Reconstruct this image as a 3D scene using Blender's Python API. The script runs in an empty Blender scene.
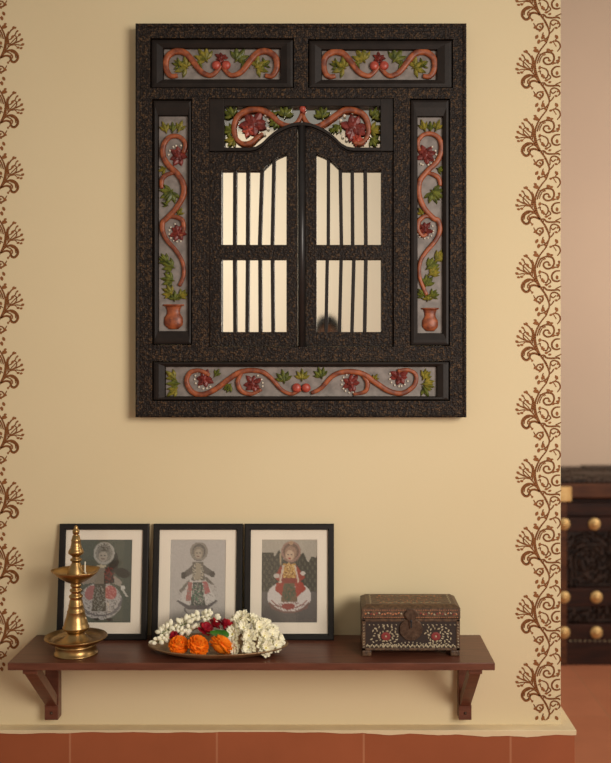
import bpy, math, random
from mathutils import Vector, Matrix
random.seed(7)
PI = math.pi
C = bpy.context.scene.collection
SC = bpy.context.scene

# ------------------------------------------------------------------ camera, world, light, exposure
EYE = 1.30; DIST = 3.0; F = 1020.0; VX = 332.0; VY = 350.0     # photograph's focal length and vanishing point in pixels (611 x 763)
cam = bpy.data.cameras.new('camera'); co = bpy.data.objects.new('camera', cam); C.objects.link(co)
co.location = (0, -DIST, EYE); co.rotation_euler = (PI/2, 0, 0)
cam.sensor_fit = 'VERTICAL'; cam.sensor_height = 36; cam.lens = 36*F/763
cam.shift_x = -(VX-305.5)/763; cam.shift_y = -(381.5-VY)/763
cam.clip_start = 0.02
cam.dof.use_dof = True; cam.dof.focus_distance = 2.90; cam.dof.aperture_fstop = 1.5
SC.camera = co
w = bpy.data.worlds.new('world'); SC.world = w; w.use_nodes = True
w.node_tree.nodes['Background'].inputs[0].default_value = (1.0, 0.93, 0.83, 1)
w.node_tree.nodes['Background'].inputs[1].default_value = 0.25
def area(name, loc, target, size, sy, power, col):
    l = bpy.data.lights.new(name, 'AREA'); l.shape = 'RECTANGLE'; l.size = size; l.size_y = sy; l.energy = power; l.color = col
    o = bpy.data.objects.new(name, l); C.objects.link(o); o.location = loc
    o.rotation_euler = (Vector(target)-Vector(loc)).to_track_quat('-Z', 'Y').to_euler(); return l
area('window_daylight', (1.9, -3.4, 1.85), (0.0, 0.0, 1.22), 1.4, 1.4, 22.5, (1.0, 0.915, 0.83)).spread = math.radians(78)
area('mirror_wall_fill', (-1.5, -4.6, 2.6), (-0.5, -6.8, 1.2), 1.6, 1.2, 76, (1.0, 0.95, 0.88))  # added fill lamp, brightens the rear wall that the mirror reflects
area('passage_fill', (2.7, 0.3, 1.9), (1.1, 2.1, 1.3), 1.2, 1.4, 31, (1.0, 0.92, 0.82))  # unseen lamp put in to lift the far passage wall
vs = SC.view_settings; vs.view_transform = 'Standard'; vs.look = 'None'; vs.gamma = 1; vs.use_curve_mapping = False
vs.exposure = 0.0

# ------------------------------------------------------------------ helpers
def lin(c):
    return tuple(((v/255)/12.92 if v/255 <= .04045 else ((v/255+.055)/1.055)**2.4) for v in c)
def W(px, py, y=0.0):
    s = (DIST+y)/F
    return ((px-VX)*s, (VY-py)*s+EYE)
def catmull(P, n=6):
    P = [tuple(p) for p in P]
    if len(P) < 3: return P
    out = []; Q = [P[0]]+P+[P[-1]]
    for i in range(1, len(Q)-2):
        for k in range(n):
            t = k/n; r = []
            for a in range(len(P[0])):
                p0, p1, p2, p3 = Q[i-1][a], Q[i][a], Q[i+1][a], Q[i+2][a]
                r.append(.5*(2*p1+(p2-p0)*t+(2*p0-5*p1+4*p2-p3)*t*t+(3*p1-p0-3*p2+p3)*t**3))
            out.append(tuple(r))
    out.append(P[-1]); return out

class MB:
    def __init__(s): s.v = []; s.f = []; s.m = []
    def add(s, vs, fs, mi=0):
        b = len(s.v); s.v += [tuple(v) for v in vs]; s.f += [tuple(b+i for i in f) for f in fs]; s.m += [mi]*len(fs)
    def box(s, x0, x1, y0, y1, z0, z1, mi=0):
        s.add([(x0,y0,z0),(x1,y0,z0),(x1,y1,z0),(x0,y1,z0),(x0,y0,z1),(x1,y0,z1),(x1,y1,z1),(x0,y1,z1)],
              [(0,3,2,1),(4,5,6,7),(0,1,5,4),(1,2,6,5),(2,3,7,6),(3,0,4,7)], mi)
    def prism(s, P, y0, y1, mi=0):                 # polygon in XZ (CCW seen from the front), extruded in y
        n = len(P)
        s.add([(x,y0,z) for x, z in P]+[(x,y1,z) for x, z in P],
              [tuple(range(n)), tuple(range(2*n-1, n-1, -1))]+[(i,n+i,n+(i+1) % n,(i+1) % n) for i in range(n)], mi)
    def strip(s, top, bot, y0, y1, mi=0):          # solid between two polylines with the same number of points
        n = len(top)
        v = [(x,y0,z) for x, z in top]+[(x,y0,z) for x, z in bot]+[(x,y1,z) for x, z in top]+[(x,y1,z) for x, z in bot]
        f = []
        for i in range(n-1):
            f += [(n+i,n+i+1,i+1,i),(2*n+i,2*n+i+1,3*n+i+1,3*n+i),(i,i+1,2*n+i+1,2*n+i),(n+i+1,n+i,3*n+i,3*n+i+1)]
        f += [(0,2*n,3*n,n),(n-1,2*n-1,4*n-1,3*n-1)]
        s.add(v, f, mi)
    def loft(s, R, mi=0, cap=False):               # concentric rectangles [(x0,x1,z0,z1,y)]
        v = []; f = []
        for x0, x1, z0, z1, y in R: v += [(x0,y,z0),(x1,y,z0),(x1,y,z1),(x0,y,z1)]
        for i in range(len(R)-1):
            for k in range(4):
                a = 4*i+k; b = 4*i+(k+1) % 4; f.append((a,b,b+4,a+4))
        if cap: n = 4*(len(R)-1); f.append((n,n+1,n+2,n+3))
        s.add(v, f, mi)
    def tube(s, P, r, seg=8, mi=0, flat=1.0, groove=0.0, up=(0,-1,0), n=5, taper=None):
        Q = catmull(P, n); up = Vector(up); N = len(Q); v = []; f = []
        for i, q in enumerate(Q):
            t = Vector(Q[min(i+1,N-1)])-Vector(Q[max(i-1,0)])
            if t.length < 1e-9: t = Vector((0,0,1))
            t.normalize(); side = t.cross(up)
            if side.length < 1e-5: side = t.cross(Vector((1,0,.01)))
            side.normalize(); u2 = side.cross(t); rr = r if not taper else r*taper(i/(N-1))
            for k in range(seg):
                a = 2*PI*k/seg; g = 1-groove*math.exp(-((a-PI/2)/.4)**2)
                v.append(Vector(q)+side*math.cos(a)*rr+u2*math.sin(a)*rr*flat*g)
        for i in range(N-1):
            for k in range(seg): f.append((i*seg+k, i*seg+(k+1) % seg, (i+1)*seg+(k+1) % seg, (i+1)*seg+k))
        f += [tuple(range(seg-1,-1,-1)), tuple((N-1)*seg+k for k in range(seg))]
        s.add(v, f, mi)
    def lathe(s, P, cx=0, cy=0, cz=0, seg=48, mi=0, rx=1, ry=1, mod=None):   # profile (r, z)
        v = []; f = []; N = len(P)
        for r, z in P:
            for k in range(seg):
                a = 2*PI*k/seg; q = mod(a, r, z) if mod else 1
                v.append((cx+r*rx*q*math.cos(a), cy+r*ry*q*math.sin(a), cz+z))
        for i in range(N-1):
            for k in range(seg): f.append((i*seg+k, (i+1)*seg+k, (i+1)*seg+(k+1) % seg, i*seg+(k+1) % seg))
        if P[0][0] > 1e-6: f.append(tuple(range(seg)))
        if P[-1][0] > 1e-6: f.append(tuple((N-1)*seg+k for k in range(seg-1,-1,-1)))
        s.add(v, f, mi)
    def ball(s, c, rx, ry=None, rz=None, mi=0, seg=10, rot=None):
        ry = ry or rx; rz = rz or rx; v = []; f = []; R = seg//2
        for i in range(R+1):
            p = PI*i/R
            for k in range(seg):
                a = 2*PI*k/seg; q = Vector((rx*math.sin(p)*math.cos(a), ry*math.sin(p)*math.sin(a), rz*math.cos(p)))
                if rot: q = rot @ q
                v.append(Vector(c)+q)
        for i in range(R):
            for k in range(seg): f.append((i*seg+k, (i+1)*seg+k, (i+1)*seg+(k+1) % seg, i*seg+(k+1) % seg))
        s.add(v, f, mi)
    def leaf(s, x, z, y, ang, L, wd, h=.004, mi=0):   # a carved leaf lying on an XZ plane, ridge towards -y
        c, d = math.cos(ang), math.sin(ang)
        P = [(0,0),(.25,.35),(.5,.5),(.75,.33),(1,0),(.75,-.33),(.5,-.5),(.25,-.35)]
        def q(u, t): return (x+c*u*L-d*t*wd, z+d*u*L+c*t*wd)
        v = [(q(u,t)[0], y, q(u,t)[1]) for u, t in P]+[(q(u,t)[0]*1, y-h*.55, q(u,t)[1]) for u, t in [(a, b*.8) for a, b in P]]
        r = [(q(u,0)[0], y-h, q(u,0)[1]) for u in (.2,.5,.8)]
        v += r
        f = [(i,(i+1) % 8,8+(i+1) % 8,8+i) for i in range(8)]
        f += [(8,9,16),(9,10,17,16),(10,11,18,17),(11,12,18),(12,13,18),(13,14,17,18),(14,15,16,17),(15,8,16)]
        s.add(v, f, mi)
    def build(s, name, mats, parent=None, smooth=False, bevel=0, origin=None, local=False):
        me = bpy.data.meshes.new(name)
        o0 = Vector((0,0,0))
        if parent and not local:
            p = parent
            while p.parent: p = p.parent
            o0 = Vector(p.location)
        if origin: o0 = Vector(origin)
        me.from_pydata([tuple(Vector(v)-o0) for v in s.v], [], s.f)
        mats = mats if isinstance(mats, (list, tuple)) else [mats]
        for m in mats: me.materials.append(m)
        me.polygons.foreach_set('material_index', s.m)
        if smooth: me.polygons.foreach_set('use_smooth', [True]*len(s.f))
        me.update(); me.validate()
        o = bpy.data.objects.new(name, me); C.objects.link(o)
        if parent: o.parent = parent
        if origin and not parent: o.location = origin
        import bmesh
        bm = bmesh.new(); bm.from_mesh(me); bmesh.ops.recalc_face_normals(bm, faces=bm.faces); bm.to_mesh(me); bm.free()
        if bevel:
            b = o.modifiers.new('bevel', 'BEVEL'); b.width = bevel; b.segments = 2; b.limit_method = 'ANGLE'; b.angle_limit = .7
        return o
def empty(name, loc, rot=(0,0,0)):
    o = bpy.data.objects.new(name, None); C.objects.link(o); o.location = loc; o.rotation_euler = rot; o.empty_display_size = .05; return o
def tag(o, label=None, cat=None, group=None, kind=None):
    if label: o['label'] = label
    if cat: o['category'] = cat
    if group: o['group'] = group
    if kind: o['kind'] = kind
    return o
def copy_tree(o, parent=None):
    c = o.copy(); C.objects.link(c); c.parent = parent
    for ch in list(o.children): copy_tree(ch, c)
    return c

def mat(name, col, rough=.6, metal=0, noise=None, col2=None, bump=0, bscale=200, spec=.5, detail=4, stretch=None, trans=0, coat=0, lo=.35, hi=.65):
    m = bpy.data.materials.new(name); m.use_nodes = True; nt = m.node_tree; b = nt.nodes['Principled BSDF']
    b.inputs['Roughness'].default_value = rough; b.inputs['Metallic'].default_value = metal
    b.inputs['Specular IOR Level'].default_value = spec; b.inputs['Transmission Weight'].default_value = trans
    b.inputs['Coat Weight'].default_value = coat; b.inputs['Coat Roughness'].default_value = .25
    c = lin(col)+(1,); b.inputs['Base Color'].default_value = c
    tc = nt.nodes.new('ShaderNodeTexCoord'); mp = nt.nodes.new('ShaderNodeMapping'); nt.links.new(tc.outputs['Object'], mp.inputs[0])
    if stretch: mp.inputs['Scale'].default_value = stretch
    if noise:
        n = nt.nodes.new('ShaderNodeTexNoise'); n.inputs['Scale'].default_value = noise; n.inputs['Detail'].default_value = detail
        nt.links.new(mp.outputs[0], n.inputs['Vector'])
        r = nt.nodes.new('ShaderNodeValToRGB'); r.color_ramp.elements[0].position = lo; r.color_ramp.elements[1].position = hi
        r.color_ramp.elements[0].color = c; r.color_ramp.elements[1].color = lin(col2)+(1,)
        nt.links.new(n.outputs['Fac'], r.inputs[0]); nt.links.new(r.outputs[0], b.inputs['Base Color'])
    if bump:
        n2 = nt.nodes.new('ShaderNodeTexNoise'); n2.inputs['Scale'].default_value = bscale; n2.inputs['Detail'].default_value = 3
        nt.links.new(mp.outputs[0], n2.inputs['Vector'])
        bp = nt.nodes.new('ShaderNodeBump'); bp.inputs['Strength'].default_value = bump; bp.inputs['Distance'].default_value = .002
        nt.links.new(n2.outputs['Fac'], bp.inputs['Height']); nt.links.new(bp.outputs[0], b.inputs['Normal'])
    return m
M = {}
M['wall'] = mat('cream_paint', (230,213,173), .75, noise=1.5, col2=(227,209,168), bump=.12, bscale=60, spec=.25)
M['farwall'] = mat('pinkish_paint', (218,192,168), .8, noise=1.5, col2=(214,188,165), spec=.2)
M['backwall'] = mat('pale_paint', (232,222,202), .85, noise=1.5, col2=(228,217,196), spec=.2)
M['stencil'] = mat('stencil_paint', (138,84,44), .75, noise=60, col2=(152,98,56), spec=.2)
M['stencilred'] = mat('stencil_red_paint', (142,78,50), .75, spec=.2)
M['wood'] = mat('mahogany_wood', (112,66,48), .36, noise=9, col2=(92,52,37), stretch=(1,9,9), bump=.05, bscale=40, spec=.5)
M['ebony'] = mat('smooth_dark_wood', (36,28,23), .5, noise=30, col2=(28,21,17), bump=.15, bscale=120, spec=.25)
M['post'] = mat('dark_polished_wood', (40,36,34), .35, noise=20, col2=(33,29,27))
M['greyboard'] = mat('painted_grey_ground', (140,131,124), .55, noise=40, col2=(112,104,98), bump=.2, bscale=90)
M['orange'] = mat('painted_orange_red', (166,88,48), .45, noise=60, col2=(106,50,29), bump=.1, bscale=120)
M['green'] = mat('painted_leaf_green', (112,116,42), .45, noise=90, col2=(60,70,26))
M['yellowgreen'] = mat('painted_yellow_green', (148,134,48), .45, noise=90, col2=(88,90,30))
M['maroon'] = mat('painted_maroon', (128,46,36), .45, noise=70, col2=(84,28,24))
M['pink'] = mat('painted_salmon', (190,84,66), .4, noise=70, col2=(150,58,44))
M['whitepaint'] = mat('painted_white', (214,204,184), .5)
M['mirror'] = mat('mirror_glass', (246,244,236), .03, 1)
M['brass'] = mat('aged_brass', (192,158,106), .34, 1, noise=18, col2=(160,126,78), bump=.04, bscale=60)
M['plate'] = mat('bronze_plate', (178,150,112), .45, .7, noise=25, col2=(146,114,80), bump=.05, bscale=80)
M['stud'] = mat('dull_brass', (226,192,130), .5, .45, noise=40, col2=(204,162,100))
M['iron'] = mat('brown_iron', (104,84,68), .45, .7, noise=90, col2=(76,58,46), bump=.3, bscale=200)
M['black'] = mat('black_frame_wood', (33,30,28), .42, noise=20, col2=(26,24,22), spec=.3)
M['mat'] = mat('cream_mount_card', (241,230,210), .8, spec=.2)
M['backing'] = mat('brown_backing_board', (110,84,58), .8)
M['boxwood'] = mat('carved_box_wood', (104,76,50), .5, noise=120, col2=(58,38,24), bump=.5, bscale=300)
M['bone'] = mat('bone_inlay', (188,174,142), .5, noise=200, col2=(150,134,104))
M['redinlay'] = mat('red_inlay', (132,46,42), .5)
M['copperinlay'] = mat('orange_inlay', (190,120,76), .4)
M['darkinlay'] = mat('dark_box_ground', (44,30,22), .55)
M['chest'] = mat('old_chest_wood', (56,29,18), .5, noise=8, col2=(36,18,12), stretch=(1,6,6), bump=.2, bscale=60, spec=.2)
M['chest2'] = mat('chest_lighter_rail', (92,54,30), .5, noise=8, col2=(68,36,20), stretch=(1,6,6), spec=.25)
M['carved'] = mat('chest_carved_wood', (60,42,32), .5, noise=40, col2=(30,18,13), bump=.4, bscale=60, spec=.3)
M['plaster'] = mat('cream_plaster_ledge', (236,216,176), .75, noise=14, col2=(230,209,168), spec=.25)
M['marigold'] = mat('marigold_petal', (255,150,34), .6, noise=60, col2=(252,128,20), spec=.2)
M['white'] = mat('white_petal', (252,248,226), .6, noise=60, col2=(244,238,206), spec=.2)
M['cream'] = mat('flower_heart', (208,196,120), .6)
M['red'] = mat('red_petal', (176,22,34), .5, noise=60, col2=(120,14,40), spec=.3)
M['leaf'] = mat('fresh_leaf', (72,128,36), .4, noise=50, col2=(46,98,28))
M['stem'] = mat('green_stem', (96,110,50), .5)
M['wick'] = mat('cotton_wick', (236,228,205), .9)
M['grout'] = mat('tile_grout', (168,116,84), .85)
M['skin'] = mat('skin', (150,104,76), .55)
M['hair'] = mat('black_hair', (26,22,22), .5)
M['shirt'] = mat('grey_shirt', (96,98,100), .8)
M['trouser'] = mat('dark_trousers', (38,40,48), .85)
M['camblack'] = mat('camera_black', (24,24,26), .45)

def carved_material():
    m = bpy.data.materials.new('finely_carved_dark_wood'); m.use_nodes = True; nt = m.node_tree; b = nt.nodes['Principled BSDF']
    b.inputs['Roughness'].default_value = .5; b.inputs['Specular IOR Level'].default_value = .2
    tc = nt.nodes.new('ShaderNodeTexCoord')
    vo = nt.nodes.new('ShaderNodeTexVoronoi'); vo.inputs['Scale'].default_value = 175; vo.inputs['Randomness'].default_value = .75
    no = nt.nodes.new('ShaderNodeTexNoise'); no.inputs['Scale'].default_value = 130; no.inputs['Detail'].default_value = 5
    nt.links.new(tc.outputs['Object'], vo.inputs['Vector']); nt.links.new(tc.outputs['Object'], no.inputs['Vector'])
    mx = nt.nodes.new('ShaderNodeMath'); mx.operation = 'MULTIPLY_ADD'; mx.inputs[1].default_value = -.45
    nt.links.new(vo.outputs['Distance'], mx.inputs[0]); nt.links.new(no.outputs['Fac'], mx.inputs[2])
    r = nt.nodes.new('ShaderNodeValToRGB'); e = r.color_ramp.elements
    e[0].position = .22; e[0].color = lin((27,20,16))+(1,); e[1].position = .56; e[1].color = lin((94,70,45))+(1,)
    x = e.new(.36); x.color = lin((46,35,26))+(1,)
    nt.links.new(mx.outputs[0], r.inputs[0]); nt.links.new(r.outputs[0], b.inputs['Base Color'])
    bp = nt.nodes.new('ShaderNodeBump'); bp.inputs['Strength'].default_value = .9; bp.inputs['Distance'].default_value = .004
    nt.links.new(mx.outputs[0], bp.inputs['Height']); nt.links.new(bp.outputs[0], b.inputs['Normal'])
    return m
M['carve'] = carved_material()

def tile_material(name, c1, c2, bw, bh, offx, offy, axes='XY', mortar=.0035):
    m = bpy.data.materials.new(name); m.use_nodes = True; nt = m.node_tree; b = nt.nodes['Principled BSDF']
    b.inputs['Roughness'].default_value = .38; b.inputs['Specular IOR Level'].default_value = .4
    tc = nt.nodes.new('ShaderNodeTexCoord'); sp = nt.nodes.new('ShaderNodeSeparateXYZ'); cb = nt.nodes.new('ShaderNodeCombineXYZ')
    nt.links.new(tc.outputs['Object'], sp.inputs[0])
    for i, a in enumerate(axes):
        ad = nt.nodes.new('ShaderNodeMath'); ad.inputs[1].default_value = (offx, offy)[i]
        nt.links.new(sp.outputs['XYZ'.index(a)], ad.inputs[0]); nt.links.new(ad.outputs[0], cb.inputs[i])
    br = nt.nodes.new('ShaderNodeTexBrick'); br.offset = 0; br.inputs['Scale'].default_value = 1
    br.inputs['Brick Width'].default_value = bw; br.inputs['Row Height'].default_value = bh
    br.inputs['Mortar Size'].default_value = mortar; br.inputs['Mortar Smooth'].default_value = .3
    br.inputs['Color1'].default_value = lin(c1)+(1,); br.inputs['Color2'].default_value = lin(c2)+(1,); br.inputs['Mortar'].default_value = lin((184,122,88))+(1,)
    nt.links.new(cb.outputs[0], br.inputs['Vector'])
    no = nt.nodes.new('ShaderNodeTexNoise'); no.inputs['Scale'].default_value = 7; no.inputs['Detail'].default_value = 5; nt.links.new(tc.outputs['Object'], no.inputs['Vector'])
    mr = nt.nodes.new('ShaderNodeMapRange'); mr.inputs['To Min'].default_value = .86; mr.inputs['To Max'].default_value = 1.14; nt.links.new(no.outputs['Fac'], mr.inputs[0])
    mu = nt.nodes.new('ShaderNodeVectorMath'); mu.operation = 'SCALE'; nt.links.new(br.outputs['Color'], mu.inputs[0]); nt.links.new(mr.outputs[0], mu.inputs['Scale'])
    nt.links.new(mu.outputs[0], b.inputs['Base Color'])
    return m
M['floor'] = tile_material('terracotta_floor_tile', (190,118,84), (196,124,90), .42, .42, .277, .22)
M['riser'] = tile_material('terracotta_riser_tile', (168,96,62), (160,90,57), .4262, 1.0, 0, 0, 'XZ')

# ------------------------------------------------------------------ the setting
PLZ = EYE-374.5/340.0                                    # top of the plinth
XE = (560.7-VX)/340.0                                  # right end of the stencilled wall
m = MB(); m.box(-2.2, 4.2, -6.8, 2.1, -.1, 0); tag(m.build('floor', M['floor']), kind='structure')
m = MB(); m.box(-2.2, 4.2, 2.0, 2.15, 0, 3.4); tag(m.build('wall_passage', M['farwall']), kind='structure')
m = MB(); m.box(-2.2, 4.2, -6.95, -6.8, 0, 3.4); tag(m.build('wall_behind_camera', M['backwall']), kind='structure')

wall = MB(); wall.box(-2.2, XE, 0.0, .16, PLZ, 3.4)
# stencilled scroll border, painted on the wall: strokes traced on the photograph's motif, one period is 650 units high
STEM = [((330,5),(270,80),(235,150),(220,220),(235,310),(270,390),(320,460),(350,530),(355,575),(328,655)), 11]
STROKES = [STEM,
 [((205,150),(212,220),(215,290),(262,385)), 7], [((190,130),(203,190),(192,285)), 9],
 [((265,390),(222,335),(155,318),(106,352),(96,398),(128,436),(162,424),(172,385),(215,372),(265,392)), 15],
 [((170,330),(125,350),(115,395)), 9], [((172,415),(190,440)), 10],
 [((235,345),(175,270),(110,240),(52,215)), 9], [((180,262),(196,185),(172,130),(138,98)), 9],
 [((170,270),(110,262),(56,270)), 7], [((150,255),(112,225),(110,185),(135,165)), 7], [((118,200),(80,168)), 7], [((130,262),(95,292)), 7],
 [((150,185),(125,165),(108,125)), 7], [((185,215),(158,200),(150,182)), 8],
 [((240,205),(268,130),(325,100),(385,110),(402,160),(376,206),(330,214),(300,186),(312,155),(345,152),(356,178)), 11],
 [((262,200),(270,165),(290,130)), 7],
 [((262,240),(325,262),(346,305),(325,348),(290,325)), 9], [((346,305),(370,340),(335,365)), 8], [((272,300),(300,345)), 8],
 [((458,235),(412,240),(380,278),(390,322),(428,336),(460,325)), 11],
 [((280,392),(308,392),(330,415),(382,420),(440,416),(456,430)), 11],
 [((362,525),(368,462),(398,440),(440,455),(457,490),(440,512)), 9], [((370,470),(390,492),(420,470)), 8],
 [((432,742),(460,700),(447,655),(410,640),(370,655)), 9], [((410,642),(432,605)), 9], [((395,650),(420,690)), 8],
 [((352,585),(318,628),(262,645)), 8], [((250,480),(285,478),(296,508),(268,536),(228,516),(250,480)), 11], [((262,500),(275,515)), 14],
 [((300,560),(292,590),(318,625)), 8], [((205,470),(222,500),(240,520)), 7], [((470,380),(440,395),(415,405)), 7], [((305,395),(300,430),(345,520)), 7],
 [((262,120),(300,110),(322,125)), 6], [((225,330),(180,345),(150,370),(150,400)), 7], [((360,570),(385,545),(400,520)), 8], [((385,215),(420,200),(440,205)), 7],
 [((245,290),(270,275),(268,300)), 7], [((95,180),(120,200),(150,230),(178,262)), 6], [((440,205),(450,165),(440,140)), 8], [((330,100),(345,70),(370,85)), 8],
]
BLOBS = [(140,96,12),(80,165,11),(60,214,12),(50,262,12),(64,298,10),(94,293,10),(150,186,12),(120,95,8),(100,128,8),(430,296,13),(330,368,11),(362,384,10),
 (436,182,12),(452,150,9),(238,600,14),(296,602,15),(256,646,14),(230,82,16),(220,56,10),(243,92,10),(420,516,10),(195,442,8),(424,600,14),(355,178,10),
 (290,320,11),(345,75,12),(380,85,10),(225,510,12),(290,478,10),(268,540,10),(318,640,9),(372,655,10),(440,470,9),(300,125,7),(160,370,7),(395,200,9),(265,245,12),(300,330,10)]
def stencil(fx, fy, lo, hi, mi):
    cnt = [0]
    def ribbon(P, wd):
        Q = catmull(P, 5); y = -.0005-.000008*(cnt[0] % 97); cnt[0] += 1
        for i in range(len(Q)-1):
            (x0, z0), (x1, z1) = Q[i], Q[i+1]
            L = math.hypot(x1-x0, z1-z0) or 1
            a0 = wd/2*(.72+.28*min(1, 4*min(i, len(Q)-1-i)/len(Q))); nx, nz = -(z1-z0)/L*a0, (x1-x0)/L*a0
            ex, ez = (x1-x0)*.12, (z1-z0)*.12
            quad([(x0-ex+nx,z0-ez+nz),(x0-ex-nx,z0-ez-nz),(x1+ex-nx,z1+ez-nz),(x1+ex+nx,z1+ez+nz)], y)
    def quad(P, y):
        pp = [(fx(a), fy(b)) for a, b in P]
        if max(p[1] for p in pp) > hi or min(p[1] for p in pp) < lo: return
        wall.add([(W(a, b)[0], y, W(a, b)[1]) for a, b in pp], [tuple(range(len(pp)))], mi)
    for P, wd in STROKES: ribbon(P, wd*1.6)
    for a, b, r in BLOBS:
        an = math.atan2(b-360, a-250) if a < 200 else (a*1.7+b*.9) % PI
        ca, sa = math.cos(an), math.sin(an); cnt[0] += 1; E_ = [(1.9,0),(1.0,.95),(-.2,1.1),(-1.25,.5),(-1.5,0),(-1.1,-.5),(-.1,-1.1),(1.0,-.95)]
        quad([(a+r*(u*ca-v*sa), b+r*(u*sa+v*ca)) for u, v in E_], -.0005-.000008*(cnt[0] % 97))
for k in range(-5, 10):
    stencil(lambda a: 512+a/9.54, lambda b, k=k: 110+k*68.1+b/9.54, -180, 721, 1)
    stencil(lambda a: 23-(a-45)/9.54*.955, lambda b, k=k: 56+k*65.06+(b-375)/9.54*.955, -180, 715, 1)
tag(wall.build('wall_back', [M['wall'], M['stencil']]), kind='structure')

# plinth: tiled riser with an uneven plaster ledge
m = MB(); m.box(-2.2, .704, -.040, .22, 0, PLZ-.0035); tag(m.build('trim_1', M['riser'], origin=((70-VX)*2.96/F, 0, .2)), kind='structure')
m = MB(); xs = [-2.2+i*(2.2+.7078)/240 for i in range(241)]
rv = [.004+.0035*math.sin(x*5.1)+.0025*math.sin(x*13+1)+.002*math.sin(x*47)+random.uniform(-.0008,.0008) for x in xs]
for i in range(240):
    a, b = xs[i], xs[i+1]; h0, h1 = [.0045+max(0, q_)*(.5 if x_ < .1 else .9)+.007*max(0, min(1, (x_-.1)/.5)) for q_, x_ in ((rv[i], a), (rv[i+1], b))]
    m.add([(a,-.0465,PLZ-h0),(b,-.0465,PLZ-h1),(b,-.0465,PLZ-.002),(a,-.0465,PLZ-.002),(a,-.0445,PLZ),(b,-.0445,PLZ),(a,.24,PLZ),(b,.24,PLZ),(a,-.039,PLZ-h0),(b,-.039,PLZ-h1)],
          [(0,1,2,3),(3,2,5,4),(4,5,7,6),(1,0,8,9)])
m.add([(.7078,-.0465,PLZ-.008),(.7078,.24,PLZ-.008),(.7078,.24,PLZ),(.7078,-.0445,PLZ)], [(0,1,2,3)])
m.add([(-2.2,.24,PLZ-.008),(.7078,.24,PLZ-.008),(.7078,.24,PLZ),(-2.2,.24,PLZ)], [(0,1,2,3)])
tag(m.build('trim_2', M['plaster']), kind='structure')

# ------------------------------------------------------------------ wooden chest in the passage
def chest():
    y0 = 1.21; S = 4.21/F
    def cx(p): return (p-VX)*S
    def cz(p): return EYE-(p-VY)*S
    t = empty('wooden_chest', (cx(560)+.55, y0+.25, 0)); tag(t, 'dark carved wooden chest studded with round brass knobs behind the wall', 'chest')
    xa, xb = cx(553), cx(553)+1.25; yb = y0+.5
    m = MB(); m.box(xa+.01, xb-.01, y0+.03, yb, .06, cz(500)); m.box(xa+.03, xb-.03, y0+.05, yb-.02, 0, .07)
    m.build('body', M['chest'], t, bevel=.004)
    m = MB(); m.box(xa, xb, y0-.015, yb+.01, cz(498), cz(483)); m.build('lid', M['chest2'], t, bevel=.006)
    lid = t.children[-1]
    m = MB(); m.box(xa+.01, xb-.01, y0-.005, yb, cz(484), cz(480))
    for i in range(60):
        x = xa+.02+i*(xb-xa-.04)/59
        m.ball((x, y0-.004, cz(481.5)), .012, .01, .006, seg=8); m.ball((x+.01, y0+.02+random.uniform(0,.05), cz(480)), .014, .02, .006, seg=8)
        m.ball((x, y0+.10+random.uniform(0,.10), cz(480)), .016, .04, .007, seg=8); m.ball((x+.008, y0+.26+random.uniform(0,.16), cz(480)), .016, .04, .008, seg=8)
    m.box(cx(609), xb-.05, y0+.38, yb-.02, cz(481), cz(478))
    m.build('carved_rim', M['carved'], lid, smooth=False)
    rows = [(503,516,'chest'),(517,531,'chest'),(588,606,'chest'),(624,640,'chest')]
    for a, b, c in rows:
        m = MB(); m.box(xa+.005, xb-.005, y0-.006, y0+.04, cz(b), cz(a)); m.build('rail', M[c], t, bevel=.003)
    m = MB(); m.box(xa, xa+.055, y0-.01, y0+.04, 0, cz(500)); m.build('corner_post', M['chest2'], t, bevel=.003)
    m = MB(); m.box(xb-.055, xb, y0-.01, y0+.04, 0, cz(500)); m.build('corner_post', M['chest2'], t, bevel=.003)
    for z0, z1, rr in ((cz(587), cz(532), .02), (cz(623), cz(607), .012)):
        for q in range(2):
            a = xa+.06+q*.57; b = a+.55
            m = MB(); m.box(a, b, y0+.022, y0+.04, z0, z1)
            for i in range(int((b-a)/.017)):
                n = max(1, int((z1-z0)/.017))
                for j in range(n):
                    x = a+.010+i*.017; z = z0+.012+j*(z1-z0-.01)/n; an = math.atan2(z-(z0+z1)/2, ((x-a) % .18)-.09)+PI/2
                    m.leaf(x, z, y0+.024, an+random.uniform(-.8,.8), .022, .011, .014)
            m.build('carved_panel', M['carved'], t)
    st = MB(); st.lathe([(.0,-.018),(.010,-.017),(.013,-.012),(.014,-.010),(.020,-.009),(.0245,-.005),(.026,0),(.0,0)], seg=20)
    st.v = [(a, c, b) for a, b, c in st.v]
    s0 = None
    for z in (523.8, 596.7, 632):
        for i in range(9):
            x = cx(563.5 if i == 0 else 563.5+30.4*i+(2 if z > 590 else 0))
            if s0 is None:
                s0 = st.build('brass_stud', M['stud'], t, smooth=True, local=True); o = s0
            else: o = s0.copy(); C.objects.link(o); o.parent = t
            o.location = Vector((x, y0-.006, cz(z)))-t.location
    m = MB(); m.box(xa-.006, cx(570.5), y0-.022, y0+.05, cz(501), cz(486)); m.build('corner_plate', M['stud'], t, bevel=.003)
    m = MB()
    for i in range(60): m.ball((xa+.03+i*.0202, y0-.005, cz(640.5)), .004, .004, .004, seg=6)
    m.build('bead_row', M['bone'], t)
    m = MB(); m.box(xa+.005, xb-.005, y0-.004, y0+.04, 0, cz(641)); m.build('plinth_board', M['chest'], t, bevel=.003)
chest()

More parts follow.
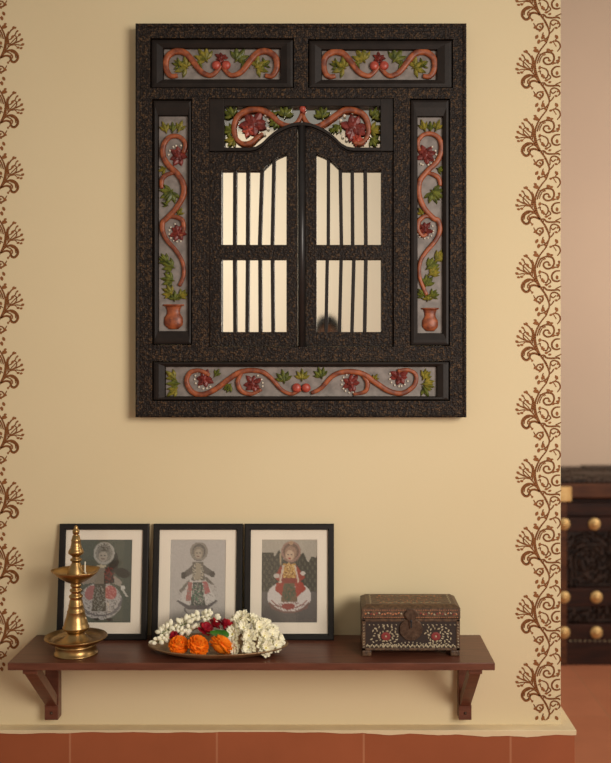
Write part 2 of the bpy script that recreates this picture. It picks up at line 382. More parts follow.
# ------------------------------------------------------------------ carved wall mirror made like a shuttered window
FY = -.05
def Wf(x, y, d=FY): return W(x, y, d)
root = empty('carved_wall_mirror', (W(301, 417)[0], 0, W(301, 417)[1]))
tag(root, 'large dark carved wooden mirror shaped like a shuttered window with painted flower panels', 'mirror')
def rect(x0, x1, y0, y1, d=FY):
    a = W(x0, y1, d); b = W(x1, y0, d); return (a[0], b[0], a[1], b[1])
OUT = rect(136, 466, 24, 417)
HOLES = {'tl': (150,294,38,88), 'tr': (308,453,39,88), 'l': (152,192,99,345), 'r': (410,450,98.5,346), 'b': (152,450,361,401), 'c': (209,394,98,347)}
H = {k: rect(*v) for k, v in HOLES.items()}
def gridplate(mb, out, holes, y0, y1):
    xs = sorted({out[0], out[1]} | {h[i] for h in holes for i in (0,1)}); zs = sorted({out[2], out[3]} | {h[i] for h in holes for i in (2,3)})
    def solid(i, j):
        if i < 0 or j < 0 or i >= len(xs)-1 or j >= len(zs)-1: return False
        x = (xs[i]+xs[i+1])/2; z = (zs[j]+zs[j+1])/2
        return not any(h[0] < x < h[1] and h[2] < z < h[3] for h in holes)
    for i in range(len(xs)-1):
        for j in range(len(zs)-1):
            if not solid(i, j): continue
            a, b, c, d = xs[i], xs[i+1], zs[j], zs[j+1]
            mb.add([(a,y0,c),(b,y0,c),(b,y0,d),(a,y0,d)], [(0,1,2,3)]); mb.add([(a,y1,c),(b,y1,c),(b,y1,d),(a,y1,d)], [(3,2,1,0)])
            if not solid(i-1, j): mb.add([(a,y0,c),(a,y0,d),(a,y1,d),(a,y1,c)], [(0,1,2,3)])
            if not solid(i+1, j): mb.add([(b,y0,c),(b,y0,d),(b,y1,d),(b,y1,c)], [(3,2,1,0)])
            if not solid(i, j-1): mb.add([(a,y0,c),(b,y0,c),(b,y1,c),(a,y1,c)], [(3,2,1,0)])
            if not solid(i, j+1): mb.add([(a,y0,d),(b,y0,d),(b,y1,d),(a,y1,d)], [(0,1,2,3)])
m = MB(); gridplate(m, OUT, list(H.values()), FY, -.001)
frame = m.build('frame', M['carve'], root)
m = MB(); r_ = rect(136,466,24,417); 
for g in (0,):
    a, b, c, d = r_
    m.loft([(a-.001,b+.001,c-.001,d+.001,-.002),(a-.001,b+.001,c-.001,d+.001,FY-.002),(a+.004,b-.004,c+.004,d-.004,FY-.004),(a+.009,b-.009,c+.009,d-.009,FY-.002),(a+.010,b-.010,c+.010,d-.010,FY+.004)])
m.build('outer_moulding', M['carve'], frame)

def scale2(ox, oy, s): return lambda P: [(ox+a/s, oy+b/s) for a, b in P]
YV = -.030
def vine(mb, P, r=2.1, mi=0, y=YV):
    Q = [(W(a,b,FY)[0], y-.004, W(a,b,FY)[1]) for a, b in P]
    mb.tube(Q, r*1.2*2.95/F, seg=10, flat=1.2, groove=.55, taper=lambda t: .72+.36*math.sin(PI*min(1,t*1.15)), mi=mi)
def leafset(parent, cx, cy, L, ang, n=5, spread=2.2, mt='green', name='leaf', y=YV, tip=False):
    L *= 1.5; mb = MB(); X, Z = W(cx, cy, FY); s = 2.95/F
    for i in range(n):
        a = math.radians(ang)+spread*((i/(n-1))-.5 if n > 1 else 0)
        l = L*s*(1-.25*abs((i/(n-1))-.5)*2 if n > 1 else 1)
        mb.leaf(X-.25*l*math.cos(math.radians(ang)), Z-.25*l*math.sin(math.radians(ang)), y-.0015*(i % 2), a, l, l*.42, .007)
    mb.leaf(X-.4*L*s*math.cos(math.radians(ang)), Z-.4*L*s*math.sin(math.radians(ang)), y-.003, math.radians(ang), L*s, L*s*.3, .007)
    return mb.build(name, M[mt], parent)
def bloom(parent, cx, cy, R, ang=0, mt='maroon', y=YV, white=True):
    mb = MB(); X, Z = W(cx, cy, FY); s = 2.95/F; R *= s*1.2
    for i in range(7):
        a = math.radians(ang)+2*PI*i/7+random.uniform(-.25,.25); q = random.uniform(.75,1.1)
        mb.leaf(X+.08*R*math.cos(a), Z+.08*R*math.sin(a), y-.001*(i % 2), a, R*q, R*.62, .006, 0)
    for i in range(5):
        a = math.radians(ang)+2*PI*i/5+random.uniform(-.3,.3)
        mb.leaf(X, Z, y-.004, a, R*random.uniform(.45,.7), R*.4, .006, 0)
    mb.ball((X, y-.006, Z), R*.28, .004, R*.28, seg=8)
    if white:
        for i in range(8):
            a = math.radians(ang)+(-1.5+3*i/7)+random.uniform(-.12,.12)
            mb.ball((X+R*1.02*math.cos(a), y-.003, Z+R*1.02*math.sin(a)), R*.12, .003, R*.12, 1, seg=6)
    return mb.build('flower', [M[mt], M['whitepaint']], parent, smooth=False)
def panel(key, inner, bg='greyboard'):
    h = H[key]; i = rect(*inner)
    m = MB(); m.loft([(h[0]+.0015,h[1]-.0015,h[2]+.0015,h[3]-.0015,-.020),(h[0]+.0015,h[1]-.0015,h[2]+.0015,h[3]-.0015,-.040),(h[0]+.004,h[1]-.004,h[2]+.004,h[3]-.004,-.0445),
             (h[0]+.010,h[1]-.010,h[2]+.010,h[3]-.010,-.046),((h[0]+h[0]*0+i[0])/2,(h[1]+i[1])/2,(h[2]+i[2])/2,(h[3]+i[3])/2,-.0465),(i[0]-.002,i[1]+.002,i[2]-.002,i[3]+.002,-.042),(i[0],i[1],i[2],i[3],-.036),(i[0],i[1],i[2],i[3],-.027)])
    p = m.build('carved_panel', M['ebony'], root)
    m = MB(); m.box(i[0]-.004, i[1]+.004, -.030, -.022, i[2]-.004, i[3]+.004); m.build('panel_ground', M[bg], p)
    return p
# top panels
for key, inner, cx0 in (('tl', (163,280,47.5,78), 220.8), ('tr', (322,437,49,78.5), 379.4)):
    p = panel(key, inner); oy = .5 if key == 'tr' else 0
    half = [(-44,74),(-51,74.5),(-55.5,67),(-54.5,56),(-46,50),(-36.5,51.5),(-28.5,60),(-20,70.5),(-10.5,74),(-4,69),(-1,64)]
    m = MB()
    for sgn in (-1, 1): vine(m, [(cx0-sgn*a*(-1 if False else 1)*-1 if False else cx0+sgn*a, b+oy) for a, b in half], 2.6)
    m.build('vine', M['orange'], p, smooth=True)
    for sgn in (-1, 1):
        leafset(p, cx0+sgn*38, 64+oy, 10, 90+sgn*-60 if sgn > 0 else 150, 5, 3.6, 'yellowgreen')
        leafset(p, cx0+sgn*43, 62+oy, 6, 100, 5, 4.2, 'green')
        leafset(p, cx0+sgn*17, 56+oy, 10.5, 90+sgn*-35, 5, 2.4, 'yellowgreen' if sgn < 0 else 'green')
        leafset(p, cx0+sgn*23, 62+oy, 7, 90-sgn*150, 4, 1.6, 'green')
        mb = MB(); X, Z = W(cx0+sgn*5, 64+oy, FY); mb.ball((X, -.038, Z), .0135, .008, .0135, seg=12); mb.build('berry', M['pink'], p, smooth=True)
    bloom(p, cx0, 56+oy, 5.5, 90, 'maroon', white=False)
# left panel
p = panel('l', (158,187,115,331))
A = scale2(150,95,5.877); B = scale2(150,220,5.877)
m = MB()
vine(m, A([(190,335),(203,285),(175,243),(120,237),(78,280),(72,350),(105,410),(150,450),(188,510),(193,580),(150,660),(95,720)])+B([(70,10),(68,55),(92,112),(150,180),(188,250),(192,325),(168,385)]), 2.3)
vine(m, A([(62,545),(66,490),(100,460),(150,452)]), 1.9); vine(m, A([(100,712),(140,712),(178,725)])+B([(192,20),(192,60),(170,90)]), 1.9)
m.build('vine', M['orange'], p, smooth=True)
for (q, L, an, n, sp, c) in ((A([(85,195)])[0],8,110,3,1.2,'yellowgreen'),(A([(168,190)])[0],8,70,3,1.2,'yellowgreen'),(A([(128,195)])[0],7,90,3,1.0,'green'),
      (A([(75,430)])[0],6,200,3,1.5,'yellowgreen'),(A([(110,575)])[0],10,230,6,3.2,'green'),(A([(165,690)])[0],6,60,3,1.5,'yellowgreen'),(A([(90,640)])[0],5,150,3,1.5,'green'),
      (B([(85,235)])[0],8,140,4,1.6,'green'),(B([(115,270)])[0],9,160,5,2,'green'),(B([(112,350)])[0],9,170,5,2.2,'green'),(B([(110,425)])[0],8,150,5,2.2,'yellowgreen'),
      (B([(180,440)])[0],7,30,4,1.8,'yellowgreen'),(B([(140,455)])[0],7,90,5,2.6,'green')):
    leafset(p, q[0], q[1], L, an, n, sp, c)
q = A([(165,350)])[0]; bloom(p, q[0], q[1], 8.5, 90); q = B([(160,70)])[0]; bloom(p, q[0], q[1], 7.5, 200); 
def pot(px, py0, py1, hw, parent):
    prof = []; n = 12
    for i in range(n+1):
        t = i/n; r = hw*(.95-.22*math.sin(PI*min(1,t*2.0))*(t < .5)+.12*math.sin(PI*max(0,(t-.35)/.65))*(t > .35)-.42*max(0,t-.82)/.18)
        prof.append((r*2.95/F, t))
    Zt = W(0, py0, FY)[1]; Zb = W(0, py1, FY)[1]; X = W(px, 0, FY)[0]
    mb = MB(); mb.lathe([(0.0,Zb)]+[(r, Zt+(Zb-Zt)*t) for r, t in reversed(prof)]+[(hw*1.18*2.95/F, Zt),(hw*1.18*2.95/F, Zt+.004),(0,Zt+.004)], X, -.031, 0, seg=20, ry=.45)
    return mb.build('flower_pot', M['orange'], parent, smooth=True)
pot(172.5, 305.5, 329, 9, p)
# right panel
p = panel('r', (418,443,116,333))
A = scale2(400,95,5.877); B = scale2(400,220,5.877)
m = MB()
vine(m, A([(118,322),(108,270),(140,228),(190,222),(235,252),(246,310),(225,380),(165,440),(120,500),(114,580),(145,660),(200,720)])+B([(228,0),(238,60),(210,120),(152,190),(120,250),(118,330),(140,395),(160,440)]), 2.2)
vine(m, A([(240,530),(232,485),(195,460),(155,452)]), 1.9); vine(m, A([(190,712),(150,708),(122,728)])+B([(112,10),(108,50),(135,90),(160,80)]), 1.9)
m.build('vine', M['orange'], p, smooth=True)
for (q, L, an, n, sp, c) in ((A([(145,185)])[0],8,110,3,1.2,'yellowgreen'),(A([(220,185)])[0],8,70,3,1.2,'yellowgreen'),(A([(182,190)])[0],7,90,3,1,'green'),
      (A([(235,430)])[0],6,-20,3,1.5,'green'),(A([(205,575)])[0],10,-50,6,3.2,'green'),(A([(130,690)])[0],6,120,3,1.5,'yellowgreen'),
      (B([(225,225)])[0],10,50,4,1.2,'yellowgreen'),(B([(180,270)])[0],10,40,5,1.6,'green'),(B([(190,310)])[0],9,35,5,1.4,'yellowgreen'),(B([(160,370)])[0],9,70,4,1.8,'green'),
      (B([(135,435)])[0],7,150,4,1.8,'green'),(B([(195,440)])[0],7,30,4,1.8,'green'),(B([(165,460)])[0],6,90,4,2.4,'yellowgreen')):
    leafset(p, q[0], q[1], L, an, n, sp, c)
q = A([(155,345)])[0]; bloom(p, q[0], q[1], 8.5, -40); q = B([(150,55)])[0]; bloom(p, q[0], q[1], 7, -60)
pot(430.6, 309, 331, 7.6, p)
# bottom panel
p = panel('b', (165,437,367,396.5))
A = scale2(150,355,3.82); B = scale2(300,355,3.594)
m = MB()
vine(m, A([(225,78),(188,60),(150,68),(137,105),(160,143),(200,152),(250,130),(300,92),(350,63),(420,62),(462,90),(500,132),(540,150),(575,132)]), 2.2)
vine(m, A([(350,68),(333,102),(347,138),(385,150),(425,132)]), 1.9)
vine(m, B([(40,138),(75,120),(120,74),(170,60),(225,68),(270,98),(320,130),(370,138),(412,110),(418,72),(390,54),(352,58)]), 2.2)
vine(m, B([(225,72),(243,100),(235,132),(192,142)]), 1.9)
m.build('vine', M['orange'], p, smooth=True)
for (q, L, an, n, sp, c) in ((A([(85,85)])[0],9,140,3,1.3,'yellowgreen'),(A([(95,110)])[0],9,180,3,1.3,'green'),(A([(90,135)])[0],9,220,3,1.3,'yellowgreen'),
      (A([(300,120)])[0],7,230,4,1.6,'green'),(A([(510,92)])[0],9,100,5,2.2,'green'),(A([(580,85)])[0],8,90,5,2.2,'yellowgreen'),(A([(250,75)])[0],6,60,3,1.2,'green'),
      (B([(75,72)])[0],8,110,5,2.2,'green'),(B([(450,78)])[0],8,60,4,1.6,'yellowgreen'),(B([(455,105)])[0],9,0,4,1.6,'yellowgreen'),(B([(450,125)])[0],8,-60,3,1.6,'green'),(B([(270,85)])[0],5,60,3,1.6,'yellowgreen')):
    leafset(p, q[0], q[1], L, an, n, sp, c)
for q, an in ((A([(205,92)])[0],220),(A([(392,112)])[0],-30),(B([(185,102)])[0],200),(B([(358,78)])[0],250)): bloom(p, q[0], q[1], 8, an)
for xx in (296.5, 306):
    mb = MB(); X, Z = W(xx, 388, FY); mb.ball((X, -.037, Z), .0135, .008, .0135, seg=12); mb.build('berry', M['pink'], p, smooth=True)

# central opening: mirror, fretwork, two shutters
c = H['c']
m = MB(); m.box(c[0]+.002, c[1]-.002, -.014, -.008, c[2]+.002, c[3]-.002); m.build('mirror_pane', M['mirror'], root)
def topc(x):   # upper edge of the left shutter
    T = [(209,152),(250,152),(256,151),(262,147.5),(269,140.5),(276,135),(284,130.8),(291,128),(298,126.6)]
    if x > 301.5: x = 603-x
    for (a, b), (c2, d) in zip(T, T[1:]):
        if x <= c2: return b+(d-b)*max(0, x-a)/(c2-a)
    return T[-1][1]
def botc(x):
    T = [(209,170),(262,170),(266,166),(271,161),(278,156.5),(286,153.2),(298,153)]
    if x > 301.5: x = 603-x
    for (a, b), (c2, d) in zip(T, T[1:]):
        if x <= c2: return b+(d-b)*max(0, x-a)/(c2-a)
    return T[-1][1]
DY = -.036
def wf(x, y, d=DY): return W(x, y, d)
# fretwork surround
m = MB()
for (x0, x1, y0, y1) in ((209.5,224.5,98.5,151.5),(380.5,393.5,98.5,151.5),(224.5,380.5,98.5,106.5)):
    a = rect(x0,x1,y0,y1,DY); m.box(a[0], a[1], -.043, -.015, a[2], a[3])
xs = [224.5+i*(380.5-224.5)/60 for i in range(61)]
m.strip([wf(x, topc(x)-4) for x in xs], [wf(x, topc(x)-.6) for x in xs], -.045, -.015)
fret = m.build('fretwork_panel', M['ebony'], root, bevel=.0012)
A = scale2(210,95,6.11); B = scale2(295,95,6.11); YF = -.024
m = MB()
vine(m, A([(190,288),(150,250),(143,175),(172,115),(240,80),(310,82),(370,112),(420,158),(480,178),(528,160),(560,105)]), 2.5, y=YF)
vine(m, A([(165,275),(205,290),(245,283),(285,250),(320,225)]), 2.2, y=YF)
vine(m, B([(45,112),(78,168),(130,185),(200,150),(290,88),(350,82),(418,108),(448,170),(445,240),(405,285),(360,280)]), 2.5, y=YF)
m.build('vine', M['orange'], fret, smooth=True)
for (q, L, an, n, sp, cc) in ((A([(125,105)])[0],9,130,4,2.2,'green'),(A([(118,205)])[0],8,170,4,2,'green'),(A([(130,265)])[0],8,210,4,2,'yellowgreen'),(A([(400,150)])[0],8,210,5,2.2,'green'),
      (A([(455,105)])[0],9,80,5,2.2,'green'),(B([(490,115)])[0],9,50,4,2.2,'green'),(B([(480,200)])[0],9,0,4,2,'yellowgreen'),(B([(478,265)])[0],8,-40,4,2,'green'),
      (B([(165,112)])[0],9,100,5,2.2,'green'),(B([(265,185)])[0],7,230,4,1.8,'green'),(A([(380,110)])[0],6,30,3,1.5,'green'),(B([(230,200)])[0],5,230,3,1.5,'green')):
    leafset(fret, q[0], q[1], L, an, n, sp, cc, y=YF)
for q, an in ((A([(265,165)])[0],20),(B([(360,185)])[0],160)):
    bloom(fret, q[0], q[1], 12, an, y=YF); 
q = A([(235,200)])[0]; bloom(fret, q[0], q[1], 7, 0, 'pink', y=YF, white=False); q = B([(385,265)])[0]; bloom(fret, q[0], q[1], 6, 0, 'pink', y=YF, white=False)
mb = MB(); X, Z = W(302.5, 107.5, FY); mb.ball((X, -.034, Z), .010, .008, .010, seg=12); mb.build('berry', M['pink'], fret, smooth=True)
# shutters
def shutter(mir):
    f = (lambda x: 603-x) if mir else (lambda x: x)
    def R(x0, x1, y0, y1, d=DY):
        a, b = sorted((f(x0), f(x1))); return rect(a, b, y0, y1, d)
    m = MB()
    xs = [209.5+i*(297.3-209.5)/44 for i in range(45)]
    if mir: xs = [f(x) for x in reversed(xs)]
    m.strip([wf(x, topc(x)+.4) for x in xs], [wf(x, botc(x)) for x in xs], -.040, -.018)
    for (x0, x1, y0, y1) in ((209.5,221.5,170,346.5),(286.5,297.3,153,346.5),(221.5,286.5,245,259),(221.5,286.5,332,346.5)):
        a = R(x0, x1, y0, y1); m.box(a[0], a[1], -.040, -.018, a[2], a[3])
    s = m.build('shutter', M['carve'], root)
    # smooth bead round the leaf
    m = MB()
    P = [(209.8,347),(209.8,152.6)]+[(x, topc(x)+.8) for x in (230,250,256,262,269,276,284,291,297)]
    Q = [(wf(f(a), b)[0], -.041, wf(f(a), b)[1]) for a, b in P]
    m.tube(Q, .0022, seg=6, n=1)
    m.build('bead_edging', M['ebony'], s, smooth=True)
    if mir: up = ((328.5,328.3),(340.3,341.5),(352.3,352.8),(365.3,366)); dn = ((327.3,326),(341.2,339.5),(354,352),(366,364.8))
    else: up = ((235,234.6),(248,247.6),(262,259.6),(274,272.2)); dn = ((234.6,235),(247.6,247),(260,260.3),(272.4,273))
    first = None
    for lst, ya, yb in ((up, None, 245), (dn, 259, 332)):
        for a, b in lst:
            y0 = botc(a)-1 if ya is None else ya; m = MB(); hw = 1.75
            m.strip([wf(a-hw, y0-1, -.028), wf(a+hw, y0-1, -.028)], [wf(b-hw, yb+1, -.028), wf(b+hw, yb+1, -.028)], -.033, -.024)
            m.build('slat', M['ebony'], s, bevel=.001)
    return s
shutter(False); shutter(True)
a = rect(298, 305.5, 127, 347, DY)
m = MB(); m.tube([((a[0]+a[1])/2, -.038, a[2]), ((a[0]+a[1])/2, -.038, a[3]+.004)], (a[1]-a[0])/2, seg=16, flat=1.1, n=1); m.build('centre_post', M['post'], root, smooth=True, bevel=0)

# ------------------------------------------------------------------ wall shelf
SZ = EYE-.8377; ST = .020
XL, XR = -.8685, .4363
root = empty('wall_shelf', ((XL+XR)/2, 0, SZ-.236)); tag(root, 'reddish brown wooden wall shelf on two triangular brackets', 'shelf')
m = MB(); m.box(XL, XR, -.27, -.0006, SZ-ST, SZ); m.build('board', M['wood'], root, bevel=.0015)
def bracket(x0, x1):
    m = MB(); t = SZ-ST-.0004
    m.box(x0, x1, -.250, -.0006, t-.016, t)                                # arm
    m.box(x0, x1, -.034, -.0006, t-.216, t-.016)                            # wall leg
    a = [(-.246,t-.016),(-.200,t-.016),(-.034,t-.145),(-.034,t-.180)]      # brace (y, z)
    xi0, xi1 = x0+.003, x1-.003
    v = [(xi0,y,z) for y, z in a]+[(xi1,y,z) for y, z in a]
    m.add(v, [(0,1,2,3),(7,6,5,4),(0,4,5,1),(1,5,6,2),(2,6,7,3),(3,7,4,0)])
    m.box(x0-.0, x1+.0, -.040, -.033, t-.216, t-.172)
    b = m.build('bracket', M['wood'], root, bevel=.0015)
    s = MB(); s.lathe([(0,-.003),(.003,-.0025),(.0045,0),(0,0)], seg=12); s.v = [(a_+(x0+x1)/2, c_-.040, b_+t-.196) for a_, b_, c_ in s.v]
    s.build('screw', M['iron'], b, smooth=True)
bracket(*[(p-VX)*2.96/F for p in (44.5, 58)]); bracket(*[(p-VX)*2.96/F for p in (459, 471.6)])

# ------------------------------------------------------------------ framed photographs leaning on the wall
NW, NH = 66, 98
def in_poly(x, y, P):
    c = False; j = len(P)-1
    for i in range(len(P)):
        if (P[i][1] > y) != (P[j][1] > y) and x < (P[j][0]-P[i][0])*(y-P[i][1])/(P[j][1]-P[i][1])+P[i][0]: c = not c
        j = i
    return c
def paint(bg, shapes, ox, oy, sx, sy, seed):
    rnd = random.Random(seed); out = []
    for j in range(NH+1):
        for i in range(NW+1):
            x = ox+sx*i/NW; y = oy+sy*j/NH; col = bg(x, y)
            for s in shapes:
                if s[0] == 'e':
                    _, cx, cy, rx, ry, c, a = s; ca, sa = math.cos(a), math.sin(a); dx, dy = x-cx, y-cy
                    if ((dx*ca+dy*sa)/rx)**2+((-dx*sa+dy*ca)/ry)**2 <= 1: col = c
                elif s[0] == 'r':
                    _, cx, cy, rx, ry, c, th = s; q = math.hypot((x-cx)/rx, (y-cy)/ry)
                    if 1-th < q <= 1: col = c
                elif s[0] == 'p' and in_poly(x, y, s[1]): col = s[2]
                elif s[0] == 'n':
                    _, cx, cy, rx, ry, c, d = s
                    if ((x-cx)/rx)**2+((y-cy)/ry)**2 <= 1 and rnd.random() < d: col = c
                elif s[0] == 'a':      # arc band
                    _, cx, cy, rx, ry, c, th, a0, a1 = s; q = math.hypot((x-cx)/rx, (y-cy)/ry); a = math.degrees(math.atan2(y-cy, x-cx))
                    if 1-th < q <= 1 and a0 <= a <= a1: col = c
            g = rnd.uniform(-6, 6); out.append(tuple(max(0, v+g) for v in col))
    return out
G = (150,144,134); D = (52,50,46); Wt = (190,184,176); R1 = (170,64,60)
p1 = paint(lambda x, y: (86,90,78) if x < 400 else (78,84,74), [
   ('e',395,330,60,38,(52,50,42),.3),('e',320,240,40,90,(60,58,50),0),
   ('p',[(190,320),(70,400),(90,425),(210,400)],(140,130,116)),('p',[(290,320),(390,400),(380,440),(280,400)],(150,142,130)),
   ('e',228,560,165,150,(176,172,166),0),('n',228,560,165,150,(120,116,112),.25),('e',150,490,42,60,(158,106,102),.3),('e',302,490,48,58,(166,92,88),-.2),('n',302,490,48,58,(200,150,140),.2),
   ('p',[(180,400),(260,400),(270,640),(160,640)],(88,84,74)),('n',215,540,50,110,(150,150,140),.35),('a',228,560,165,125,(90,88,86),.12,0,180),('a',228,540,165,145,(120,116,116),.06,0,180),
   ('p',[(200,290),(280,290),(300,420),(170,420)],(132,124,110)),('p',[(255,290),(320,290),(330,410),(250,420)],(56,50,44)),('n',290,350,40,70,(140,60,50),.25),
   ('e',245,170,82,95,(120,118,108),0),('r',245,168,82,92,(164,162,152),.22),('r',245,168,58,66,(140,136,128),.15),('e',238,195,36,42,(160,154,142),0),('n',245,120,50,36,(90,86,78),.4),('e',225,185,7,5,D,0),('e',252,185,7,5,D,0),('e',238,215,12,4,(90,60,54),0),
   ('e',225,275,40,12,(186,176,150),0),('e',398,450,18,20,(196,196,188),0),('p',[(385,460),(400,455),(440,520),(425,525)],(180,178,168)),
   ('e',300,708,26,14,(50,44,38),0),('e',200,705,22,10,(60,54,46),0)], 30, 55, 435, 680, 1)
p2 = paint(lambda x, y: (182-18*max(0,(y-560)/90), 176-18*max(0,(y-560)/90), 168-18*max(0,(y-560)/90)), [
   ('p',[(295,300),(225,360),(240,385),(300,350)],(104,98,90)),('p',[(350,300),(425,350),(412,375),(345,350)],(104,98,90)),('e',235,368,16,22,(84,78,70),0),('e',412,360,18,18,(84,78,70),0),
   ('p',[(270,390),(300,420),(215,470),(210,455)],(120,114,104)),('p',[(350,380),(375,375),(422,420),(410,425)],(110,104,94)),
   ('p',[(280,390),(370,390),(445,520),(380,560),(270,560),(200,520)],(196,190,182)),('p',[(265,410),(290,410),(280,520),(250,515)],(164,108,98)),('p',[(352,405),(380,400),(402,465),(370,480)],(168,102,98)),('n',325,470,120,90,(150,140,132),.12),
   ('p',[(295,410),(352,410),(372,545),(280,545)],(84,86,78)),('n',326,480,38,65,(90,130,100),.3),('n',326,480,40,70,(170,160,150),.2),
   ('p',[(196,520),(205,512),(270,545),(380,545),(440,510),(446,520),(385,565),(265,568)],(100,94,92)),
   ('p',[(290,290),(355,290),(368,400),(285,400)],(112,106,94)),('n',322,350,34,60,(190,180,160),.35),('p',[(308,300),(340,300),(342,395),(306,395)],(158,148,128)),
   ('e',328,228,54,56,(110,104,96),0),('r',328,225,55,55,(140,132,120),.25),('r',328,225,40,42,(96,90,80),.12),('e',326,232,32,36,(142,132,116),0),('e',324,240,22,28,(168,156,138),0),('e',315,236,5,4,D,0),('e',334,236,5,4,D,0),('e',324,256,8,3,(110,60,50),0),
   ('a',330,560,90,55,(120,114,110),.12,0,180),('e',330,605,60,7,(130,126,122),0)], 150, 155, 345, 490, 2)
def bg3(x, y):
    if y < 245+22*math.sin(x*.05)+14*math.sin(x*.13) and not (x < 200 and y > 225) : return (170,162,146)
    if y < 450: return (74,70,58) if (math.sin(x*.21)*math.cos(y*.13) > -.3) else (96,92,76)
    return (104-.06*(y-450), 98-.06*(y-450), 92-.06*(y-450))
p3 = paint(bg3, [
   ('p',[(240,300),(200,370),(240,400),(270,340)],(150,72,56)),('p',[(335,300),(385,370),(340,400),(310,340)],(152,74,58)),('e',215,360,20,14,(190,180,168),0),('e',370,345,16,12,(200,190,180),0),
   ('e',290,480,130,92,(202,194,186),0),('a',290,480,132,95,(120,90,80),.10,15,165),('a',290,470,118,78,(150,110,100),.07,15,165),('n',290,540,110,30,(130,96,88),.3),
   ('p',[(215,400),(265,390),(250,480),(205,440)],(156,70,54)),('p',[(320,390),(365,395),(390,435),(335,485)],(160,72,56)),
   ('p',[(258,400),(320,400),(340,510),(240,510)],(112,92,70)),('n',290,455,38,55,(70,84,62),.45),('e',285,535,40,18,(140,66,56),0),
   ('p',[(250,290),(330,290),(325,400),(255,400)],(178,136,70)),('n',290,340,36,55,(210,180,120),.3),('n',290,340,36,55,(120,76,40),.2),
   ('p',[(250,370),(330,370),(335,400),(245,400)],(134,64,50)),
   ('e',300,222,58,62,(120,96,80),0),('r',300,218,58,60,(150,120,104),.2),('r',300,218,44,46,(104,82,68),.12),('e',298,226,36,40,(150,122,100),0),('e',293,240,25,30,(188,162,136),0),('e',282,236,5,4,D,0),('e',303,236,5,4,D,0),('e',292,258,8,4,(150,50,44),0),
   ('e',300,168,16,12,(170,140,110),0),('p',[(232,230),(242,230),(244,300),(236,300)],(170,150,120)),('p',[(262,300),(240,400),(228,400),(250,300)],(196,180,160)),('p',[(328,300),(350,395),(340,400),(318,300)],(196,180,160))], 125, 148, 330, 482, 3)
pm = bpy.data.materials.new('photographic_print'); pm.use_nodes = True
at = pm.node_tree.nodes.new('ShaderNodeVertexColor'); at.layer_name = 'Col'
pm.node_tree.links.new(at.outputs[0], pm.node_tree.nodes['Principled BSDF'].inputs['Base Color']); pm.node_tree.nodes['Principled BSDF'].inputs['Roughness'].default_value = .5
gm = bpy.data.materials.new('picture_glass'); gm.use_nodes = True; nt = gm.node_tree; nt.nodes.clear()
o_ = nt.nodes.new('ShaderNodeOutputMaterial'); t_ = nt.nodes.new('ShaderNodeBsdfTransparent'); g_ = nt.nodes.new('ShaderNodeBsdfGlossy'); g_.inputs['Roughness'].default_value = .04
mx_ = nt.nodes.new('ShaderNodeMixShader'); mx_.inputs[0].default_value = .025
nt.links.new(t_.outputs[0], mx_.inputs[1]); nt.links.new(g_.outputs[0], mx_.inputs[2]); nt.links.new(mx_.outputs[0], o_.inputs[0])
def picture(xb, xt, art, label):
    wd, ht, th = .2605, .3315, .016
    yb = -.058; ytop = -.004-th
    lean = math.atan2(yb*-1-.018, ht)
    lean = math.asin((-yb-.0175)/ht)
    t = empty('picture_frame', ((xb+xt)/2, yb, SZ+.0004), (-lean, 0, 0)); t.rotation_euler.y = math.atan2(xt-xb, ht)*.0
    tag(t, label, 'picture frame', 'framed dancer photographs on the shelf')
    b = .0175; h = wd/2
    m = MB(); m.loft([(-h,h,0,ht,th),(-h,h,0,ht,0),(-h+.003,h-.003,.003,ht-.003,-.002),(-h+b-.003,h-b+.003,b-.003,ht-b+.003,-.002),(-h+b,h-b,b,ht-b,.002),(-h+b,h-b,b,ht-b,.008),(-h+b,h-b,b,ht-b,th)])
    # lift so that the rear lower edge stays above the shelf
    m.build('frame', M['black'], t, local=True)
    m = MB(); m.box(-h+.008, h-.008, .0125, th-.0005, .008, ht-.008); m.build('backing_board', M['backing'], t, local=True)
    pw, ph = .0815, .119; cz = ht/2+.001
    m = MB(); z0, z1 = b, ht-b
    m.loft([(-h+b,h-b,z0,z1,.0085),(-pw,pw,cz-ph,cz+ph,.0085),(-pw+.001,pw-.001,cz-ph+.001,cz+ph-.001,.0098)]); m.build('mount', M['mat'], t, local=True)
    me = bpy.data.meshes.new('print'); v = []; f = []
    for j in range(NH+1):
        for i in range(NW+1): v.append((-pw+2*pw*i/NW, .0105, cz+ph-2*ph*j/NH))
    for j in range(NH):
        for i in range(NW): a = j*(NW+1)+i; f.append((a, a+NW+1, a+NW+2, a+1))
    me.from_pydata(v, [], f); me.materials.append(pm)
    ca = me.color_attributes.new('Col', 'FLOAT_COLOR', 'POINT')
    for i, c_ in enumerate(art): ca.data[i].color = lin(c_)+(1,)
    o = bpy.data.objects.new('print', me); C.objects.link(o); o.parent = t
    m = MB(); m.box(-h+b-.001, h-b+.001, .0045, .006, b-.001, ht-b+.001); m.build('glass', gm, t, local=True)
    return t
picture((101.0-VX)*2.946/F+.003, 0, p1, 'black framed grey photograph of a dancer, partly behind the brass lamp') .location.x = -.6655
picture(0, 0, p2, 'black framed photograph of a dancer on a pale plain ground, middle frame').location.x = -.3915
picture(0, 0, p3, 'black framed photograph of a dancer in red against dark trees').location.x = -.1245

